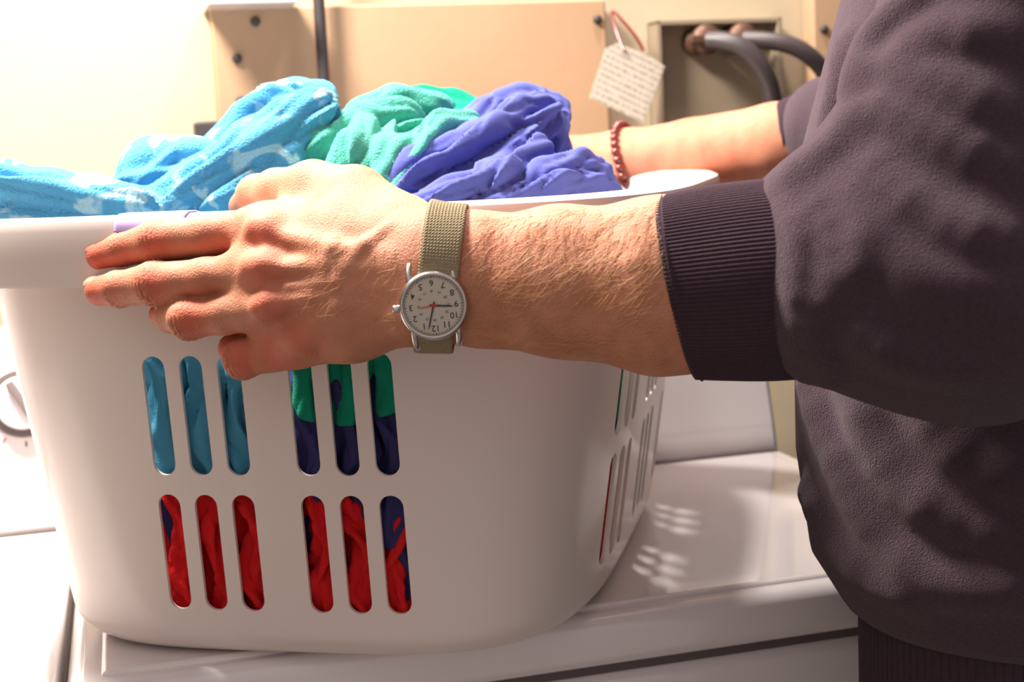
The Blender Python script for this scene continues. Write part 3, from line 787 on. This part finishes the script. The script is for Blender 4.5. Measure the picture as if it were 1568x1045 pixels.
for sx in (-1, 1):
    for sy in (-1, 1):
        pts = [WM @ Vector(q) for q in ((sx*RW*0.64, sy*RW*0.70, -0.001), (sx*RW*0.64, sy*RW*0.98, -0.0015), (sx*RW*0.61, sy*RW*1.15, -0.0045), (sx*RW*0.60, sy*RW*1.20, -0.007))]
        tube_curve('lug', pts, 0.0015, M_steel, watch)
def strap():
    c_ = P(676, 424, .775)
    upv = P(689, 328, .775)-P(668, 525, .775); upv /= np.linalg.norm(upv)
    fw = -CF - upv*((-CF)@upv); fw /= np.linalg.norm(fw)
    ax = np.cross(upv, fw); ax /= np.linalg.norm(ax)
    nA = 260; nW = 25; half = 0.0100
    A_ = 2*np.pi*np.arange(nA)/nA; W_ = np.linspace(-half, half, nW)
    DR = np.cos(A_)[:, None]*fw+np.sin(A_)[:, None]*upv
    rs = np.linspace(0.012, 0.055, 90)
    Wc = W_[::4]
    pts = c_+(Wc[None, :, None, None]*ax)+(DR[:, None, None, :]*rs[None, None, :, None])
    s = f_hand(pts.reshape(-1, 3)).reshape(nA, len(Wc), len(rs))
    rr = rs[np.argmax(s > 0.0010, 2)]
    rr = np.stack([np.interp(W_, Wc, r) for r in rr])
    rm = rr.max(1)
    for _ in range(8): rm = (np.roll(rm, 1)+rm+np.roll(rm, -1))/3
    rr = 0.4*rr+0.6*rm[:, None]
    for _ in range(5): rr = (np.roll(rr, 1, 0)+rr+np.roll(rr, -1, 0))/3
    V = []; Fc = []
    for i in range(nA):
        for j in range(nW):
            bump = 0.00028*((i//1+j//1) % 2)+0.00028*(i % 2)
            edge = -0.0005 if j in (0, nW-1) else 0
            V.append(c_+ax*W_[j]+DR[i]*(rr[i, j]+0.0010+bump+edge))
    for i in range(nA):
        for j in range(nW-1):
            k = (i+1) % nA
            Fc.append((i*nW+j, k*nW+j, k*nW+j+1, i*nW+j+1))
    o = mk('strap', V, Fc, M_strap, watch, False)
    s = o.modifiers.new('s', 'SOLIDIFY'); s.thickness = 0.0011; s.offset = 0
strap()

# ------------------------------------------------------------------ hoodie
def catmull(pts, n=4):
    P_ = [np.array(p, float) for p in pts]; P_ = [2*P_[0]-P_[1]]+P_+[2*P_[-1]-P_[-2]]
    out = []
    for i in range(1, len(P_)-2):
        for k in range(n):
            t = k/n
            out.append(0.5*((2*P_[i])+(-P_[i-1]+P_[i+1])*t+(2*P_[i-1]-5*P_[i]+4*P_[i+1]-P_[i+2])*t*t+(-P_[i-1]+3*P_[i]-3*P_[i+1]+P_[i+2])*t**3))
    out.append(P_[-2]); return out
def ridges(f, polys, d0, d1):
    """soft fold: radius r, protruding by `pro` along its middle and melting into the cloth at both ends"""
    out = []
    for pts, r, pro in polys:
        sp = catmull(pts, 2 if len(pts) > 4 else 3); c = []; n = len(sp)
        for i, (u, v_) in enumerate(sp):
            h_ = ray_hit(f, u, v_, d0, d1)
            e = math.sin(math.pi*(i+0.6)/(n+0.2))**0.6
            c.append((h_+CF*(r-pro*e+0.004*(1-e)), r))
        out.append(c)
    return out
def near_fold(p, D, folds, kk, kc):
    out = D
    m = np.abs(D) < 0.03
    if m.any():
        q = p[m]; d = D[m]
        for c in folds: d = smin(d, chain(q, c, kc), kk)
        out = D.copy(); out[m] = d
    return out
Sh = np.array([.285, .735, 1.40]); El = P(1490, 440, .695)
def f_sleeve0(p):
    D = rc(p, P(1256, 425, .722), P(1370, 425, .708), .0510, .056)
    D = smin(D, rc(p, P(1370, 425, .708), El, .056, .060), .02)
    D = smin(D, rc(p, El, Sh, .058, .078), .03)
    D = smin(D, rc(p, P(1305, 325, .72), P(1420, 240, .71), .037, .049), .03)
    return D
sl_r = ridges(f_sleeve0, [
    ([(1225, 285), (1262, 258), (1302, 222), (1340, 172)], .012, .0045),
    ([(1335, 185), (1375, 168), (1430, 200), (1500, 236), (1590, 280)], .012, .0050),
    ([(1345, 120), (1392, 112), (1440, 128), (1505, 160), (1590, 195)], .012, .0045),
    ([(1335, 140), (1348, 80), (1385, 30), (1440, -20)], .012, .0045),
    ([(1400, 90), (1440, 60), (1500, 50), (1590, 62)], .011, .0040),
    ([(1225, 300), (1240, 370), (1238, 450), (1246, 560)], .009, .0032),
    ([(1258, 285), (1285, 350), (1286, 420), (1268, 500), (1282, 570)], .008, .0036),
    ([(1300, 262), (1328, 320), (1332, 390), (1305, 450)], .009, .0040),
    ([(1340, 230), (1378, 290), (1430, 330), (1500, 360), (1590, 385)], .010, .0036),
    ([(1345, 330), (1390, 400), (1460, 440), (1560, 455)], .010, .0028),
    ([(1320, 490), (1370, 530), (1440, 550), (1520, 556)], .010, .0026)], .5, .95)
def f_sleeve(p): return near_fold(p, f_sleeve0(p), sl_r, .007, .004)
tz = np.array([.80, .89, .930, .950, .980, 1.04, 1.20, 1.32, 1.40, 1.47])
tcx = np.array([.360, .360, .360, .355, .349, .346, .345, .374, .385, .39])
tA = np.array([.175, .18, .185, .196, .205, .205, .205, .205, .20, .10])
tB = np.array([.106, .108, .112, .124, .137, .143, .141, .134, .12, .07])
fd = np.array([-.8, .6]); wd = np.array([-.6, -.8])
def f_torso0(p):
    z = p[:, 2]
    cx_ = np.interp(z, tz, tcx); A = np.interp(z, tz, tA); B = np.interp(z, tz, tB)
    q = p[:, :2]-np.stack([cx_, 0*cx_+0.90], 1)
    a = q@wd; b = q@fd
    r = (np.abs(a/A)**2.3+np.abs(b/B)**2.3)**(1/2.3)
    D = (r-1)*np.minimum(A, B)
    D = smax(D, .940-z, .012)
    D = smax(D, z-1.47, .03)
    return D
FS_ = np.array([.47, 1.03, 1.40]); Elf = np.array([.36, 1.16, 1.20])
to_r = ridges(f_torso0, [
    ([(1255, 590), (1280, 670), (1312, 740), (1350, 800), (1400, 850)], .011, .0040),
    ([(1330, 600), (1352, 670), (1400, 740), (1470, 790), (1590, 830)], .012, .0042),
    ([(1420, 600), (1460, 670), (1520, 720), (1600, 750)], .012, .0040),
    ([(1255, 760), (1290, 830), (1345, 885), (1420, 915)], .010, .0032),
    ([(1380, 850), (1450, 890), (1530, 900), (1600, 895)], .010, .0034),
    ([(1310, 70), (1300, 130), (1285, 200)], .010, .0030)], .6, 1.3)
def f_torso(p):
    D = near_fold(p, f_torso0(p), to_r, .010, .005)
    D = smin(D, rc(p, Sh+np.array([.03, .04, .0]), FS_, .072, .08), .04)
    D = smin(D, rc(p, FS_, Elf, .075, .058), .03)
    D = smin(D, rc(p, Elf, P(1275, 195, 1.235), .058, .045), .02)
    return D
v, fc = surfnet(f_sleeve, (0.08, 0.56, 1.03), (0.42, 0.86, 1.50), 0.0026, 2)
mk('near_sleeve', v, fc, M_hoodie, person)
v, fc = surfnet(f_torso, (0.12, 0.62, 0.86), (0.62, 1.32, 1.53), 0.0038, 2)
mk('hoodie_torso', v, fc, M_hoodie, person)
def rib_tube(name, ring_fn, n_along, n_ribs, m, amp=0.0007):
    nseg = n_ribs*6
    vs = []; fs = []
    for j in range(n_along):
        s = j/(n_along-1)
        for i in range(nseg):
            a = 2*math.pi*i/nseg
            c0, off = ring_fn(s, a)
            L = np.linalg.norm(off)
            rr = 1+amp/L*(abs(math.cos(a*n_ribs/2))*2-1)
            vs.append(c0+off*rr)
    for j in range(n_along-1):
        for i in range(nseg):
            k = (i+1) % nseg; fs.append((j*nseg+i, j*nseg+k, (j+1)*nseg+k, (j+1)*nseg+i))
    o = mk(name, vs, fs, m, person)
    s = o.modifiers.new('s', 'SOLIDIFY'); s.thickness = 0.002; s.offset = -1
    return o
def hem_fn(s, a):
    z = .862+s*.088
    A = .187; B = .112
    r = (abs(math.cos(a)/A)**2.3+abs(math.sin(a)/B)**2.3)**(-1/2.3)
    o = wd*math.cos(a)*r+fd*math.sin(a)*r
    return np.array([.357, .90, z]), np.array([o[0], o[1], 0])
rib_tube('hoodie_hem', hem_fn, 14, 240, M_rib, 0.0010)
def cuff_fn(c0, U0, V0, c1, U1, V1):
    def fn(s, a):
        if s < 0.12:
            k = s/0.12; c = c0+(c1-c0)*(0.10*(1-k)); sc = 0.90+0.10*math.sin(k*math.pi/2)
            return c, (U0*math.cos(a)+V0*math.sin(a))*sc
        k = (s-0.12)/0.88
        b = 1+0.03*math.sin(k*math.pi)+0.006*math.sin(a*3+k*5)
        return c0+(c1-c0)*k, ((U0+(U1-U0)*k)*math.cos(a)+(V0+(V1-V0)*k)*math.sin(a))*b
    return fn
d_ = .742
c0 = P(1037, 442, d_); U0 = (P(1008, 303, d_)-P(1066, 581, d_))/2; V0 = -CF*.041-CR*.010
d_ = .722
c1 = P(1222, 425, d_); U1 = (P(1204, 272, d_)-P(1240, 578, d_))/2; V1 = -CF*.047-CR*.004
rib_tube('near_cuff', cuff_fn(c0, U0, V0, c1, U1, V1), 26, 140, M_rib, 0.0004)
d_ = 1.262
c0 = P(1193, 210, d_); U0 = (P(1188, 160, d_)-P(1198, 262, d_))/2; V0 = -CF*.032-CR*.006
d_ = 1.235
c1 = P(1290, 190, d_); U1 = (P(1280, 118, d_)-P(1300, 262, d_))/2; V1 = -CF*.042
rib_tube('far_cuff', cuff_fn(c0, U0, V0, c1, U1, V1), 26, 100, M_rib, 0.0004)

farm = [px([(960, 245, 1.345, 42), (1060, 232, 1.315, 46), (1190, 215, 1.265, 52), (1290, 200, 1.235, 52)]),
        px([(962, 258, 1.345, 36), (1090, 238, 1.305, 46), (1190, 218, 1.265, 50)])]
fpalm = [px([(962, 238, 1.345, 36), (880, 232, 1.37, 22)]), px([(962, 250, 1.345, 38), (880, 252, 1.375, 23)]), px([(962, 262, 1.345, 34), (890, 272, 1.375, 22)])]
ffing = [px([(880, 230, 1.372, 18), (835, 236, 1.38, 16), (800, 250, 1.385, 14)]), px([(880, 248, 1.375, 18), (830, 258, 1.385, 16), (795, 272, 1.39, 14)]),
         px([(885, 264, 1.375, 17), (840, 278, 1.385, 15), (808, 292, 1.39, 13)]), px([(895, 278, 1.375, 15), (858, 294, 1.385, 13), (830, 306, 1.39, 12)]),
         px([(945, 262, 1.34, 22), (925, 285, 1.32, 18), (900, 305, 1.305, 15), (885, 322, 1.30, 13)])]
def f_far(p):
    D = None
    for c in farm+fpalm:
        e = chain(p, c, .006); D = e if D is None else smin(D, e, .012)
    out = D
    for c in ffing: out = smin(out, smin(D, chain(p, c, .004), .01), .002)
    return out-0.0015*(vnoise(p*40, 8)-.5)
pa = np.array([a for c in farm+fpalm+ffing for a, r in c])
v, fc = surfnet(f_far, pa.min(0)-.045, pa.max(0)+.045, .0026, 2)
fo = mk('right_arm', v, fc, M_skin, person)
blush_attr(fo, [(P(1080, 270, 1.28), .05, .3), (P(900, 260, 1.35), .03, .35), (P(1000, 270, 1.31), .03, .3)])
def bracelet():
    c_ = P(968, 246, 1.345); ax = P(1060, 232, 1.315)-P(960, 250, 1.345); ax /= np.linalg.norm(ax)
    ax = ax*0.93+CU*0.12-CR*0.05; ax /= np.linalg.norm(ax)
    a1 = CU-ax*(CU@ax); a1 /= np.linalg.norm(a1); a2 = np.cross(ax, a1)
    bm = bmesh.new(); n = 30
    for i in range(n):
        a = 2*math.pi*i/n; dr = a1*math.cos(a)+a2*math.sin(a)
        rs = np.linspace(.01, .07, 200); s = f_far(c_+dr*rs[:, None]); r = rs[int(np.argmax(s > 0.0032))]
        bmesh.ops.create_uvsphere(bm, u_segments=14, v_segments=10, radius=0.0042, matrix=Matrix.Translation(Vector(c_+dr*r)))
    me = bpy.data.meshes.new('b'); bm.to_mesh(me); bm.free()
    new_obj('beaded_bracelet', me, M_bead)
bracelet()
def f_legs(p):
    hipc = np.array([.385, .875])
    D = None
    for s in (-1, 1):
        h = hipc+wd*s*.09; kx = hipc+wd*s*.10-fd*.02; ft = hipc+wd*s*.11-fd*.03
        e = smin(rc(p, (h[0], h[1], .86), (kx[0], kx[1], .48), .085, .062), rc(p, (kx[0], kx[1], .48), (ft[0], ft[1], .10), .062, .05), .02)
        D = e if D is None else smin(D, e, .02)
    return D+0.003*np.abs(np.sin(p[:, 2]*60+vnoise(p*12, 3)*7))
v, fc = surfnet(f_legs, (.12, .60, .03), (.66, 1.16, .98), .008, 1)
mk('trousers', v, fc, M_jeans, person)
for s in (-1, 1):
    c = np.array([.385, .875])+wd*s*.11-fd*.03
    def f_shoe(p, c=c):
        a = np.array([c[0]-fd[0]*.05, c[1]-fd[1]*.05, .045]); b = np.array([c[0]+fd[0]*.10, c[1]+fd[1]*.10, .04])
        return smax(rc(p, a, b, .045, .04), .003-p[:, 2], .004)
    v, fc = surfnet(f_shoe, (c[0]-.2, c[1]-.2, -.01), (c[0]+.2, c[1]+.2, .12), .006, 1)
    mk('shoe_%d' % (1 if s > 0 else 2), v, fc, M_black, person)
hc = np.array([.375, .91])
def D3(a, b, z): return np.array([hc[0]+fd[0]*a+wd[0]*b, hc[1]+fd[1]*a+wd[1]*b, z])
def f_head(p):
    D = rc(p, D3(-.01, 0, 1.42), D3(0.01, 0, 1.56), .058, .054)
    D = smin(D, rc(p, D3(-.015, 0, 1.68), D3(.02, 0, 1.675), .088, .082), .03)
    D = smin(D, rc(p, D3(.05, 0, 1.60), D3(.062, 0, 1.575), .045, .032), .04)
    D = smin(D, rc(p, D3(.098, 0, 1.655), D3(.118, 0, 1.625), .008, .013), .012)
    D = smin(D, rc(p, D3(.095, -.02, 1.592), D3(.095, .02, 1.592), .006, .006), .008)
    for s in (-1, 1):
        D = smax(D, -rc(p, D3(.105, s*.032, 1.662), D3(.11, s*.032, 1.662), .013, .013), .012)
        D = smin(D, rc(p, D3(.084, s*.032, 1.661), D3(.085, s*.032, 1.661), .012, .012), .003)
        D = smin(D, rc(p, D3(0, s*.086, 1.67), D3(-.008, s*.088, 1.635), .016, .010), .006)
    return D
v, fc = surfnet(f_head, (.2, .72, 1.40), (.56, 1.10, 1.80), .005, 2)
ho = mk('head', v, fc, M_skin, person); blush_attr(ho, [])
def f_hair(p):
    D = rc(p, D3(-.025, 0, 1.695), D3(.015, 0, 1.70), .093, .087)
    cut = ((p[:, :2]-hc)@fd)*0.9-(p[:, 2]-1.70)*0.9-.02
    D = smax(D, cut, .01)
    return D-0.006*(vnoise(p*60, 2)-.5)
v, fc = surfnet(f_hair, (.2, .72, 1.50), (.56, 1.10, 1.83), .005, 1)
mk('hair', v, fc, M_headhair, person)

# ------------------------------------------------------------------ lights
def area(name, loc, target, size, power, col):
    l = bpy.data.lights.new(name, 'AREA'); l.shape = 'DISK'; l.size = size; l.energy = power; l.color = col
    o = bpy.data.objects.new(name, l); scene.collection.objects.link(o); o.location = loc
    o.rotation_euler = (Vector(target)-Vector(loc)).to_track_quat('-Z', 'Y').to_euler()
    return o
area('ceiling_lamp', (-0.50, 1.03, 2.05), (-0.05, 0.88, 1.15), 0.28, 54, (1.0, 0.93, 0.83))
area('washer_fill_light', (0.12, 1.42, 2.30), (0.20, 1.15, 0.92), 0.12, 18, (1.0, 0.93, 0.87))  # added fill light, no real fixture: lifts the washer top right of the basket
# ambient light, gradient added for form shading: brighter left / above, dimmer right / below
w = bpy.data.worlds.new('world'); scene.world = w; w.use_nodes = True
nt = w.node_tree; bg = nt.nodes['Background']
tc = nt.nodes.new('ShaderNodeTexCoord')
vd = nt.nodes.new('ShaderNodeVectorMath'); vd.operation = 'DOT_PRODUCT'
dv = Vector((-0.72, -0.35, 0.60)).normalized(); vd.inputs[1].default_value = dv
nt.links.new(tc.outputs['Generated'], vd.inputs[0])
mr = nt.nodes.new('ShaderNodeMapRange'); mr.inputs['From Min'].default_value = -1; mr.inputs['From Max'].default_value = 1
mr.inputs['To Min'].default_value = 0.05; mr.inputs['To Max'].default_value = 0.82
nt.links.new(vd.outputs['Value'], mr.inputs['Value'])
nt.links.new(mr.outputs['Result'], bg.inputs[1])
bg.inputs[0].default_value = (1.0, 0.89, 0.87, 1)
scene.view_settings.view_transform = 'Standard'
scene.view_settings.look = 'None'
